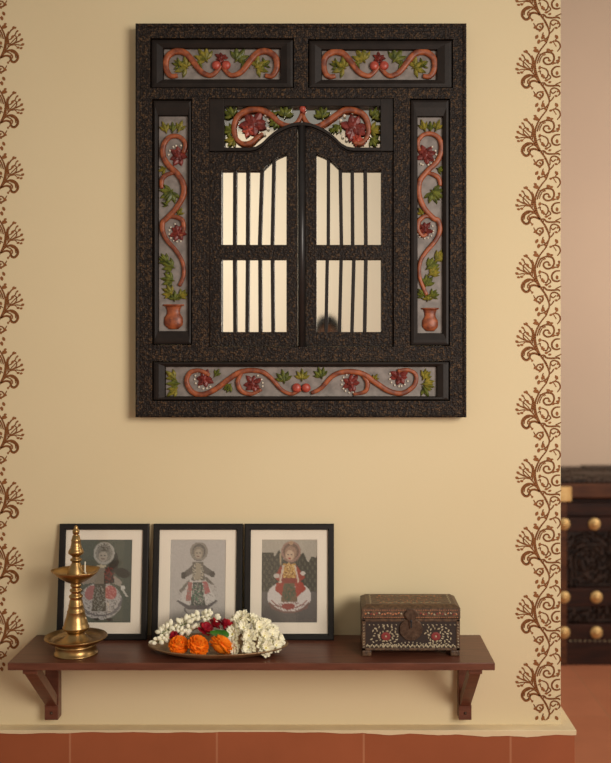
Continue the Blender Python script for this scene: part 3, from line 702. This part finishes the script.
# ------------------------------------------------------------------ brass oil lamp
LD = 2.815; LX = (76-VX)*LD/F; LY = LD-DIST; s = LD/F
root = empty('oil_lamp', (LX, LY, SZ)); tag(root, 'tall brass oil lamp with a shallow bowl and pointed finial on the shelf', 'oil lamp')
def prof(P): return [(r*s, EYE-(py-VY)*s-SZ) for py, r in P]
z0 = 350+.8377*F/LD
def Lp(P, name, mod=None, seg=48, mt='brass'):
    m = MB(); m.lathe(prof(P), 0, 0, 0, seg, mod=mod); return m.build(name, M[mt], root, smooth=True, local=True)
Lp([(z0,0),(z0,21.5),(z0-1.5,21.5),(z0-2,20.3),(z0-8.5,20),(z0-10,20.6),(z0-10.8,18.5),(z0-11,0)], 'base_ring')
Lp([(643.6,0),(643.6,19),(641,25),(636.5,31),(635.6,30.6),(639.3,24),(641,18),(639,14),(636,11),(633.5,9),(632.6,8.5),(632.6,0)], 'saucer')
Lp([(633,0),(633,8.6),(631,8.2),(630,10.5),(628.3,13),(626.5,13.2),(624.5,11.8),(622.5,11.6),(618,10.2),(612,8.6),(611.2,9),(610.4,8.3),(606,7.2),(605.2,7.6),(604.4,7),(600,6.3),(598.5,5.6),(597.3,6.8),(595.5,6.8),(594.3,5),(592.5,4.4),(591,6.2),(589.5,6.2),(588.5,4.4),(587,4.2),(585.8,5.5),(584.6,5.5),(583.6,4.5),(582.5,5.5),(581,6),(581,0)], 'stem')
bowlmod = lambda a, r, z: 1+.13*max(0, math.cos((a-PI)*2.5))**6*(1 if r*F/LD > 17 else 0)
Lp([(582.5,0),(582.5,7),(580.5,10.5),(577,16),(573.5,20.5),(570.6,22.5),(569.8,22.1),(572,20),(574.5,16),(576,10),(576,0)], 'bowl', bowlmod, 80)
Lp([(577,0),(577,10),(573,8.6),(568,7),(563,4.4),(561.5,4),(560.5,5.6),(559,5.8),(558,4.2),(556.5,3.6),(555,5.2),(553.5,7.3),(552,7.8),(550,7),(547.5,5.4),(546.5,5.8),(545.5,5.0),(541,4.5),(540,4.9),(539,4.2),(535.5,3.4),(534.6,2.2),(533.5,3.2),(531.5,3.6),(529.5,3),(528.3,1.6),(527,1.9),(525.8,1.1),(525.3,0)], 'finial', None, 32)
m = MB(); wx = (86-76)*s; wz = EYE-(573-VY)*s-SZ
m.tube([(wx+.003,-.004,wz-.005),(wx,-.010,wz+.004),(wx,-.012,wz+.014),(wx+.0005,-.012,wz+.034)], .0028, seg=8, taper=lambda t: 1-.45*t*t)
m.build('wick', M['wick'], root, smooth=True, local=True)

# ------------------------------------------------------------------ flower plate
PX, PY = (218.5-VX)*2.83/F, -.172
root = empty('oval_plate', (PX, PY, SZ)); tag(root, 'shallow oval bronze plate holding flowers on the shelf', 'plate')
m = MB()
m.lathe([(0,0.0005),(.62,0.0005),(.66,.001),(.84,.009),(1.0,.021),(1.008,.0225),(1.0,.0235),(.97,.0225),(.82,.0125),(.66,.0045),(.6,.004),(0,.004)], 0, 0, 0, 72, rx=.192, ry=.108)
m.build('dish', M['plate'], root, smooth=True, local=True)
m = MB(); m.tube([(.1925*math.cos(a*PI/36), .1085*math.sin(a*PI/36), .0235) for a in range(73)], .0016, seg=6, up=(0,0,1), n=1)
m.build('rim_bead', M['plate'], root, smooth=True, local=True)

def petal3(mb, base, d, up, L, wd, curl, mi=0, th=.0006):
    d = Vector(d).normalized(); up = Vector(up); up = (up-d*up.dot(d)).normalized(); sd = d.cross(up)
    rows = [(0,.35),(.35,.85),(.7,1),(.92,.7),(1,.25)]; v = []; f = []
    for t, wv in rows:
        c_ = Vector(base)+d*L*t+up*curl*L*t*t
        for k in (-1, 0, 1): v.append(c_+sd*k*wd/2*wv+up*(abs(k)*.12*L))
    n = len(v); v += [p-up*th for p in v]
    for r in range(4):
        for k in range(2):
            a = r*3+k; f.append((a,a+1,a+4,a+3)); f.append((n+a,n+a+3,n+a+4,n+a+1))
    for r in range(4): a = r*3; f += [(a,a+3,n+a+3,n+a),(a+2,n+a+2,n+a+5,a+5)]
    f += [(12,13,n+13,n+12),(13,14,n+14,n+13)]
    mb.add(v, f, mi)
def marigold_mesh(seed):
    rnd = random.Random(seed); m = MB(); R = .030
    m.ball((0,0,0), R*.72, R*.72, R*.68, seg=14)
    for ring in range(7):
        el = math.radians(-25+ring*18); n = [18,18,17,15,12,8,5][ring]
        for i in range(n):
            a = 2*PI*(i+.5*(ring % 2))/n+rnd.uniform(-.1,.1); e2 = el+rnd.uniform(-.12,.12)
            d = Vector((math.cos(a)*math.cos(e2), math.sin(a)*math.cos(e2), math.sin(e2)))
            petal3(m, d*R*.42, d, (0,0,1) if ring < 5 else (math.cos(a),math.sin(a),.2), R*(.55+.05*(ring < 4)), R*.42, .35 if ring < 5 else -.3)
    return m
mar = None
for i, (px, py, yy, tl, lab) in enumerate(((178.8,645.3,-.230,.2,'orange marigold at the left end of the row of three'),(197.8,646,-.242,-.1,'orange marigold between two other marigolds at the plate front'),(220.5,645.8,-.238,.15,'orange marigold below the green leaf, beside the white flowers'))):
    o = marigold_mesh(i).build('marigold', M['marigold'], smooth=False)
    x, z = W(px, py, yy); o.location = (x, yy, z); o.rotation_euler = (.55+.1*i, tl, i*1.1); sc = (.90, 1.0, 1.08)[i]; o.scale = (sc, sc, sc*.85)
    tag(o, lab, 'flower', 'marigolds on the plate')
# white flowers
def white_mesh(seed, R=.021):
    rnd = random.Random(seed); m = MB()
    m.ball((0,0,0), R*.42, R*.42, R*.36, mi=0, seg=10); m.ball((0,0,R*.2), R*.2, R*.2, R*.2, mi=1, seg=8)
    for ring, (n, el) in enumerate(((11,2),(11,28),(8,55))):
        for i in range(n):
            a = 2*PI*(i+.5*(ring % 2))/n+rnd.uniform(-.18,.18); e2 = math.radians(el)+rnd.uniform(-.2,.2)
            d = Vector((math.cos(a)*math.cos(e2), math.sin(a)*math.cos(e2), math.sin(e2)))
            petal3(m, d*R*.12, d, (0,0,1) if el < 50 else (math.cos(a),math.sin(a),.3), R*rnd.uniform(.8,1.02), R*.46, rnd.uniform(-.1,.35))
    return m
wf3 = [white_mesh(s_+20).build('white_flower', [M['white'], M['cream']]) for s_ in range(3)]
rnd = random.Random(5); pos = []
WC = Vector(((252-VX)*2.83/F, -.172, SZ+.012))
for lay, (n, rx, ry, z, off) in enumerate(((12,.072,.062,.017,0),(10,.062,.048,.042,.3),(7,.043,.032,.063,.1),(3,.018,.013,.079,0))):
    for i in range(n):
        a = 2*PI*i/n+off+rnd.uniform(-.12,.12); pos.append((WC.x+rx*math.cos(a)-(.006*lay), WC.y+ry*math.sin(a), WC.z+z+rnd.uniform(-.004,.004), a, lay))
pos = [p for p in pos if p[4] >= 2 or math.sin(p[3]) < .35]
wlab = {}; ORD = ['leftmost', 'second from the left', 'third from the left', 'fourth from the left', 'fifth from the left', 'sixth from the left', 'seventh from the left', 'eighth from the left']
TIER = ['lowest row', 'second row up', 'third row up', 'top row']
for q in range(4):
    fr_ = sorted([(p[0], i) for i, p in enumerate(pos) if p[4] == q and (math.sin(p[3]) < .35 or q == 3)])
    for rank, (_, i) in enumerate(fr_):
        nm = 'rightmost' if rank == len(fr_)-1 else ORD[rank]
        wlab[i] = "cream white flower, %s in the flower heap's %s" % (nm, TIER[q])
for i in range(len(pos)): wlab.setdefault(i, 'cream white flower at the back of the heap, partly hidden behind the others')
for i, (x, y, z, a, lay) in enumerate(pos):
    o = wf3[i] if i < 3 else wf3[i % 3].copy()
    if i >= 3: C.objects.link(o)
    o.location = (x, y, z); d = Vector((math.cos(a)*.9, math.sin(a)*.9-.35, .35+.35*lay))
    o.rotation_euler = d.to_track_quat('Z', 'Y').to_euler(); k = rnd.uniform(.92, 1.15); o.scale = (k,)*3
    wl = wlab[i]
    tag(o, wl, 'flower', 'white flowers heaped on the plate')
# red flowers
def red_mesh(seed, R=.019):
    rnd = random.Random(seed); m = MB()
    m.ball((0,0,0), R*.35, R*.35, R*.35, seg=8)
    for ring, (n, el) in enumerate(((7,5),(6,35),(5,65))):
        for i in range(n):
            a = 2*PI*i/n+ring*.5+rnd.uniform(-.2,.2); e2 = math.radians(el)+rnd.uniform(-.15,.15)
            d = Vector((math.cos(a)*math.cos(e2), math.sin(a)*math.cos(e2), math.sin(e2)))
            petal3(m, d*R*.15, d, (0,0,1) if el < 50 else (math.cos(a),math.sin(a),.3), R, R*.7, .3)
    return m
for i, (px, py, yy, k, lab) in enumerate(((174,636,-.215,.62,'small red bloom just above the left marigold'),(204.5,631,-.205,1.12,'dark red bloom between jasmine garland and green leaf'),(213.5,625.5,-.185,.95,'red bloom behind the green leaf'),(225.5,627.5,-.195,1.1,'red bloom leaning on the heap of white flowers'))):
    o = red_mesh(i+50).build('red_flower', M['red']); x, z = W(px, py, yy); o.location = (x, yy, z); o.scale = (k,)*3; o.rotation_euler = (.7, .1*(i-1), i*.8)
    tag(o, lab, 'flower', 'red flowers on the plate')
# green leaf
m = MB(); x, z = W(210, 633.5, -.232); x2, z2 = W(227.5, 635.5, -.228)
petal3(m, (x, -.232, z), (x2-x, .004, z2-z), (-.1,-.6,.6), .052, .024, -.05, th=.0008)
lf = m.build('green_leaf', M['leaf'], smooth=True, origin=(x, -.232, z)); tag(lf, 'small fresh green leaf lying between red blooms and marigolds', 'leaf')
mm = MB(); mm.tube([(-.010,.002,.001),(0,-.0006,0),(.045,-.003,-.004)], .0009, seg=5); mm.build('midrib', M['stem'], lf, local=True)
# jasmine garland
gx, gz = W(185, 630, -.16)
root = empty('jasmine_garland', (gx, -.16, SZ+.006)); tag(root, 'strung garland of small white jasmine buds curving along plate left side', 'garland')
path = [(158,643,-.205),(162,634,-.195),(170,629,-.175),(180,626,-.165),(190,622,-.155),(200,618.5,-.15),(208,616.5,-.145),(213,621,-.155),(203,626,-.172),(192,630,-.182),(181,633,-.190),(170,636,-.196),(164,641,-.205),(176,640,-.200),(190,636,-.195)]
wp = catmull([(W(a, b, y)[0], y, W(a, b, y)[1]) for a, b, y in path], 6)
m = MB(); m.tube([wp[i] for i in range(0, len(wp), 3)], .0022, seg=6, n=3); m.build('thread', M['stem'], root, smooth=True)
mb = MB(); mb.lathe([(0,-.010),(.0012,-.009),(.0013,-.001),(.0030,.002),(.0048,.006),(.0042,.010),(.0016,.0135),(0,.014)], seg=8)
b0 = mb.build('bud', M['white'], root, smooth=True, local=True)
k = 0; rnd = random.Random(3)
for i in range(0, len(wp)-1):
    d = Vector(wp[min(i+1, len(wp)-1)])-Vector(wp[max(0, i-1)]); d.normalize()
    if k >= 98: break
    for q in range(1 if i % 6 else 2):
        a = rnd.uniform(0, 2*PI); up = Vector((0,0,1)); sd = d.cross(up).normalized(); u2 = sd.cross(d)
        v = (sd*math.cos(a)+u2*math.sin(a)); v.z = abs(v.z)*.8-.1; v.y -= .3; v.normalize()
        o = b0 if k == 0 else b0.copy()
        if k: C.objects.link(o); o.parent = root
        o.location = Vector(wp[i])+v*.008-root.location; o.rotation_euler = v.to_track_quat('Z', 'Y').to_euler(); sc = rnd.uniform(1.0, 1.5); o.scale = (sc,)*3; k += 1

# ------------------------------------------------------------------ inlaid wooden box
BD = 2.788; bx0, bx1 = (362-VX)*BD/F, (460-VX)*BD/F; by0 = BD-DIST; by1 = by0+.145
root = empty('trinket_box', ((bx0+bx1)/2, (by0+by1)/2, SZ)); tag(root, 'small inlaid wooden box with hinged lid and round clasp on shelf', 'box')
def bz(p): return EYE-(p-VY)*BD/F
m = MB(); m.box(bx0+.002, bx1-.002, by0+.002, by1, bz(650.5), bz(619)); body = m.build('body', M['darkinlay'], root, bevel=.002)
m = MB()
for z in (bz(650.5), bz(621.6)): m.box(bx0, bx1, by0, by1+.001, z, z+.007)
m.box(bx0, bx0+.010, by0, by1+.001, bz(650.5), bz(619.6)); m.box(bx1-.010, bx1, by0, by1+.001, bz(650.5), bz(619.6))
m.build('moulding', M['boxwood'], body, bevel=.001)
for x in (bx0, bx1-.026):
    for y in (by0, by1-.026):
        m = MB(); m.box(x, x+.026, y, y+.026, SZ+.0004, bz(650.5)); m.build('foot', M['boxwood'], root, bevel=.003)
m = MB(); z1 = bz(618.6); z2 = bz(608.5); zt = SZ+.139
m.box(bx0-.001, bx1+.001, by0-.001, by1+.001, z1, z2)
i_ = .012
m.add([(bx0-.001,by0-.001,z2),(bx1+.001,by0-.001,z2),(bx1+.001,by1,z2),(bx0-.001,by1,z2),(bx0+i_,by0+i_*1.3,zt),(bx1-i_,by0+i_*1.3,zt),(bx1-i_,by1-i_,zt),(bx0+i_,by1-i_,zt)],
      [(0,1,5,4),(1,2,6,5),(2,3,7,6),(3,0,4,7),(4,5,6,7)])
lid = m.build('lid', M['boxwood'], root, bevel=.0015)
# inlay on the front of the body and lid
def dot(mb, x, z, y, r, mi, el=1.0, an=0):
    n = 6; mb.add([(x+r*math.cos(t*2*PI/n)*math.cos(an)-r*el*math.sin(t*2*PI/n)*math.sin(an), y, z+r*math.cos(t*2*PI/n)*math.sin(an)+r*el*math.sin(t*2*PI/n)*math.cos(an)) for t in range(n)]+[(x, y-.0006, z)], [(t,(t+1) % n,n) for t in range(n)], mi)
rnd = random.Random(11); m = MB(); bs = BD/F; yf = by0+.0012; cxm = (bx0+bx1)/2
for sgn in (-1, 1):
    fx, fz = cxm+sgn*25*bs, bz(636.5)
    for i in range(9):
        a = 2*PI*i/9; dot(m, fx+.008*math.cos(a), fz+.007*math.sin(a), yf, .0055, 1)
    dot(m, fx, fz, yf-.0003, .003, 0)
    for ring, (rr, n) in enumerate(((.0165,13),(.026,18),(.034,22))):
        for i in range(n):
            a = 2*PI*i/n+ring*.3; x, z = fx+rr*1.15*math.cos(a)*(1.08), fz+rr*.82*math.sin(a)
            if bz(647.5) < z < bz(624) and bx0+.013 < x < bx1-.013 and abs(x-cxm) > .036 and rnd.random() < .85: dot(m, x+rnd.uniform(-.001,.001), z+rnd.uniform(-.001,.001), yf, rnd.uniform(.0030,.0050), 0, .5, a+rnd.uniform(-.8,.8)+PI/2*(i % 2))
for i in range(40):
    x = bx0+.014+i*(bx1-bx0-.028)/39
    dot(m, x, bz(646)+.0016*(-1)**i, yf, .0046, 0, .5, .9*(-1)**i)
    if abs(x-cxm) > .03 and i % 2: dot(m, x, bz(625), yf, .0024, 0, .6, .5*(-1)**i)
for sgn, xx in ((1, bx0+.005), (-1, bx1-.005)):
    for i in range(9): dot(m, xx, bz(647-i*2.8), by0-.0006, .0026, 0, .5, .7*sgn)
for i in range(14):
    a = PI*(i/13); dot(m, cxm+.045*math.cos(a)*1.0, bz(647)+.02*math.sin(a)*.6, yf, .0028, 0, .5, a)
m.build('inlay', [M['bone'], M['redinlay'], M['copperinlay']], body)
m = MB(); yl = by0-.0018
for i in range(34):
    x = bx0+.010+i*(bx1-bx0-.02)/33
    if abs(x-cxm) < .022: continue
    c_ = 2 if 6 < i < 13 or (i % 3 == 0) else (0 if i % 2 else 1)
    dot(m, x, bz(613.6)+.002*math.sin(i*1.7), yl, .0034, c_, .6, .7*(-1)**i)
for i in range(42):
    x = bx0+.007+i*(bx1-bx0-.014)/41; dot(m, x, bz(610)+.0, yl, .0016, 2, .7, 0); dot(m, x, bz(617.4), yl, .0016, 2, .7, 0)
m.build('front_inlay', [M['bone'], M['redinlay'], M['copperinlay']], lid); m = MB()
def top_dot(x, y, r, mi, el=.5, an=0):
    n = 6; m.add([(x+r*math.cos(t*2*PI/n)*math.cos(an)-r*el*math.sin(t*2*PI/n)*math.sin(an), y+r*math.cos(t*2*PI/n)*math.sin(an)+r*el*math.sin(t*2*PI/n)*math.cos(an), zt+.0004) for t in range(n)]+[(x, y, zt+.001)], [(t,(t+1) % n,n) for t in range(n)], mi)
tx0, tx1, ty0, ty1 = bx0+i_, bx1-i_, by0+i_*1.3, by1-i_
for i in range(30):
    x = tx0+.04+i*(tx1-tx0-.08)/29
    top_dot(x, ty0+.018+.005*math.sin(i*1.1), .0045, 0 if i % 3 else 2, .5, .8*(-1)**i); top_dot(x, ty1-.022+.005*math.cos(i), .004, 0 if i % 2 else 2, .5, -.6)
for i in range(60): top_dot(tx0+.03+rnd.random()*(tx1-tx0-.06), ty0+.03+rnd.random()*(ty1-ty0-.05), .003, 2, .6, rnd.random()*3)
for xx in (tx0+.012, tx1-.012):
    for i in range(10): top_dot(xx+.002*(i % 2), ty0+.012+i*(ty1-ty0-.024)/9, .0045, 0, .5, PI/2)
m.build('top_inlay', [M['bone'], M['redinlay'], M['copperinlay']], lid)
m = MB(); m.prism([(cxm+12*bs*math.cos(t*PI/14)*(1 if abs(math.cos(t*PI/14)) < .9 else .96), bz(629)+10.5*bs*math.sin(t*PI/14)-(.002 if math.sin(t*PI/14) < -.9 else 0)) for t in range(28)], by0-.0035, by0+.002)
for t in range(12): m.ball((cxm+10*bs*math.cos(t*PI/6), by0-.0035, bz(629)+8.6*bs*math.sin(t*PI/6)), .0013, seg=6)
cl = m.build('clasp_plate', M['iron'], root, bevel=.001)
m = MB(); m.prism([(cxm+6.8*bs*math.cos(t*PI/10), bz(615)+6.5*bs*math.sin(t*PI/10)) for t in range(11)]+[(cxm-2.0*bs, bz(621)),(cxm-1.4*bs, bz(628)),(cxm+1.4*bs, bz(628)),(cxm+2.0*bs, bz(621))], by0-.0075, by0-.0036)
m.build('hasp', M['iron'], root, bevel=.0008)
m = MB(); m.box(cxm-.8*bs, cxm+.8*bs, by0-.0084, by0-.0070, bz(627), bz(620)); m.ball((cxm, by0-.0078, bz(620.5)), .0034, .0014, .0034, seg=10); m.build('keyhole', M['camblack'], cl)

# ------------------------------------------------------------------ photographer, seen only in the mirror
def skin_obj(name, verts, edges, radii, mt, parent, rootv=0, lv=2):
    me = bpy.data.meshes.new(name); me.from_pydata(verts, edges, []); o = bpy.data.objects.new(name, me); C.objects.link(o)
    me.materials.append(mt); o.parent = parent
    sk = o.modifiers.new('skin', 'SKIN'); sk.use_smooth_shade = True
    for i, r in enumerate(radii):
        r = r if isinstance(r, tuple) else (r, r); me.skin_vertices[0].data[i].radius = r; me.skin_vertices[0].data[i].use_root = (i == rootv)
    ss = o.modifiers.new('sub', 'SUBSURF'); ss.levels = lv; ss.render_levels = lv
    return o
pr = empty('person', (-.03, -3.42, 0)); tag(pr, 'dark-haired person in a grey shirt raising a camera, reflected in the mirror', 'person')
V = [(0,0,.80),(0,0,.93),(0,-.01,1.08),(0,.0,1.22),(0,.01,1.29),(0,.03,1.35),
     (-.15,0,1.21),(-.22,.05,1.00),(-.10,.24,1.13),(-.075,.29,1.17),(.15,0,1.21),(.24,.05,1.00),(.15,.24,1.13),(.125,.29,1.17),
     (-.09,0,.78),(-.10,.02,.43),(-.10,-.01,.08),(-.10,.13,.04),(.09,0,.78),(.10,.02,.43),(.10,-.01,.08),(.10,.13,.04)]
E = [(0,1),(1,2),(2,3),(3,4),(4,5),(3,6),(6,7),(7,8),(8,9),(3,10),(10,11),(11,12),(12,13),(0,14),(14,15),(15,16),(16,17),(0,18),(18,19),(19,20),(20,21)]
Rd = [(.14,.10),(.12,.09),(.14,.10),(.13,.085),.05,.05,.055,.042,.030,.024,.055,.042,.030,.024,.085,.058,.042,.036,.085,.058,.042,.036]
skin_obj('body', V, E, Rd, M['skin'], pr)
top = MB()
for P, rr in (([(0,0,.78),(0,0,.93),(0,-.01,1.08),(0,0,1.22),(0,.01,1.27)], (.165,.15,.165,.14,.07)), ([(-.12,0,1.225),(-.16,0,1.20),(-.225,.05,1.00),(-.15,.17,1.08)], (.07,.072,.058,.05)), ([(.12,0,1.225),(.16,0,1.20),(.245,.05,1.00),(.19,.17,1.08)], (.07,.072,.058,.05))):
    rr2 = rr; n_ = len(P)
    top.tube(P, 1.0, seg=14, flat=.78 if n_ == 5 else 1, up=(0,-1,0), n=6, taper=lambda t, rr2=rr2, n_=n_: rr2[min(n_-1, int(t*(n_-1)))]*(1-(t*(n_-1) % 1))+rr2[min(n_-1, int(t*(n_-1))+1)]*(t*(n_-1) % 1))
top.build('shirt', M['shirt'], pr, smooth=True, local=True)
tr = MB()
for sx in (-1, 1): tr.tube([(sx*.075,0,.86),(sx*.09,0,.76),(sx*.10,.02,.43),(sx*.10,-.01,.10)], 1, seg=12, n=5, taper=lambda t: .115-.045*t)
tr.build('trousers', M['trouser'], pr, smooth=True, local=True)
hd = MB(); hd.ball((0,.05,1.405), .068, .085, .100, seg=24); hd.ball((0,.075,1.355), .048, .055, .055, seg=16)
hd.ball((0,.138,1.395), .011, .016, .020, seg=10)
for sx in (-1, 1): hd.ball((sx*.070,.045,1.40), .009, .018, .028, seg=10); hd.ball((sx*.028,.124,1.415), .011, .008, .008, 1, seg=10)
hd.ball((0,.128,1.355), .022, .007, .006, 2, seg=10)
hd.build('head', [M['skin'], M['whitepaint'], M['maroon']], pr, smooth=True, local=True)
hr = MB(); hr.ball((0,.035,1.432), .080, .092, .088, seg=24); hr.ball((0,-.01,1.385), .070, .055, .085, seg=20); hr.build('hair', M['hair'], pr, smooth=True, local=True)
for sx, hx in ((-1, -.075), (1, .125)):
    hm = MB(); hm.ball((hx,.315,1.19), .020, .036, .036, seg=14)
    for q, ln in enumerate((.062,.070,.066,.052)):
        zz = 1.165+.018*q; ix = -sx if sx > 0 else 1
        hm.tube([(hx,.335,zz),(hx+ix*.004,.358,zz+.004),(hx+ix*.024,.372,zz+.005),(hx+ix*ln*.6,.372,zz+.004)], .0085, seg=8, n=4, up=(0,0,1), taper=lambda t: 1-.25*t)
    hm.tube([(hx,.300,1.175),(hx+ix*.018,.305,1.155),(hx+ix*.040,.320,1.148)], .010, seg=8, n=4, up=(0,0,1), taper=lambda t: 1-.2*t)
    hm.build('hand', M['skin'], pr, smooth=True, local=True)
cr = empty('hand_camera', (-.005, -3.06, 1.17)); tag(cr, 'black camera held up by the person reflected in the mirror', 'camera')
m = MB(); m.box(-.050,.072,-.030,.025,.0,.080); m.box(-.01,.035,-.03,.02,.085,.105); m.build('camera_body', M['camblack'], cr, local=True, bevel=.006)
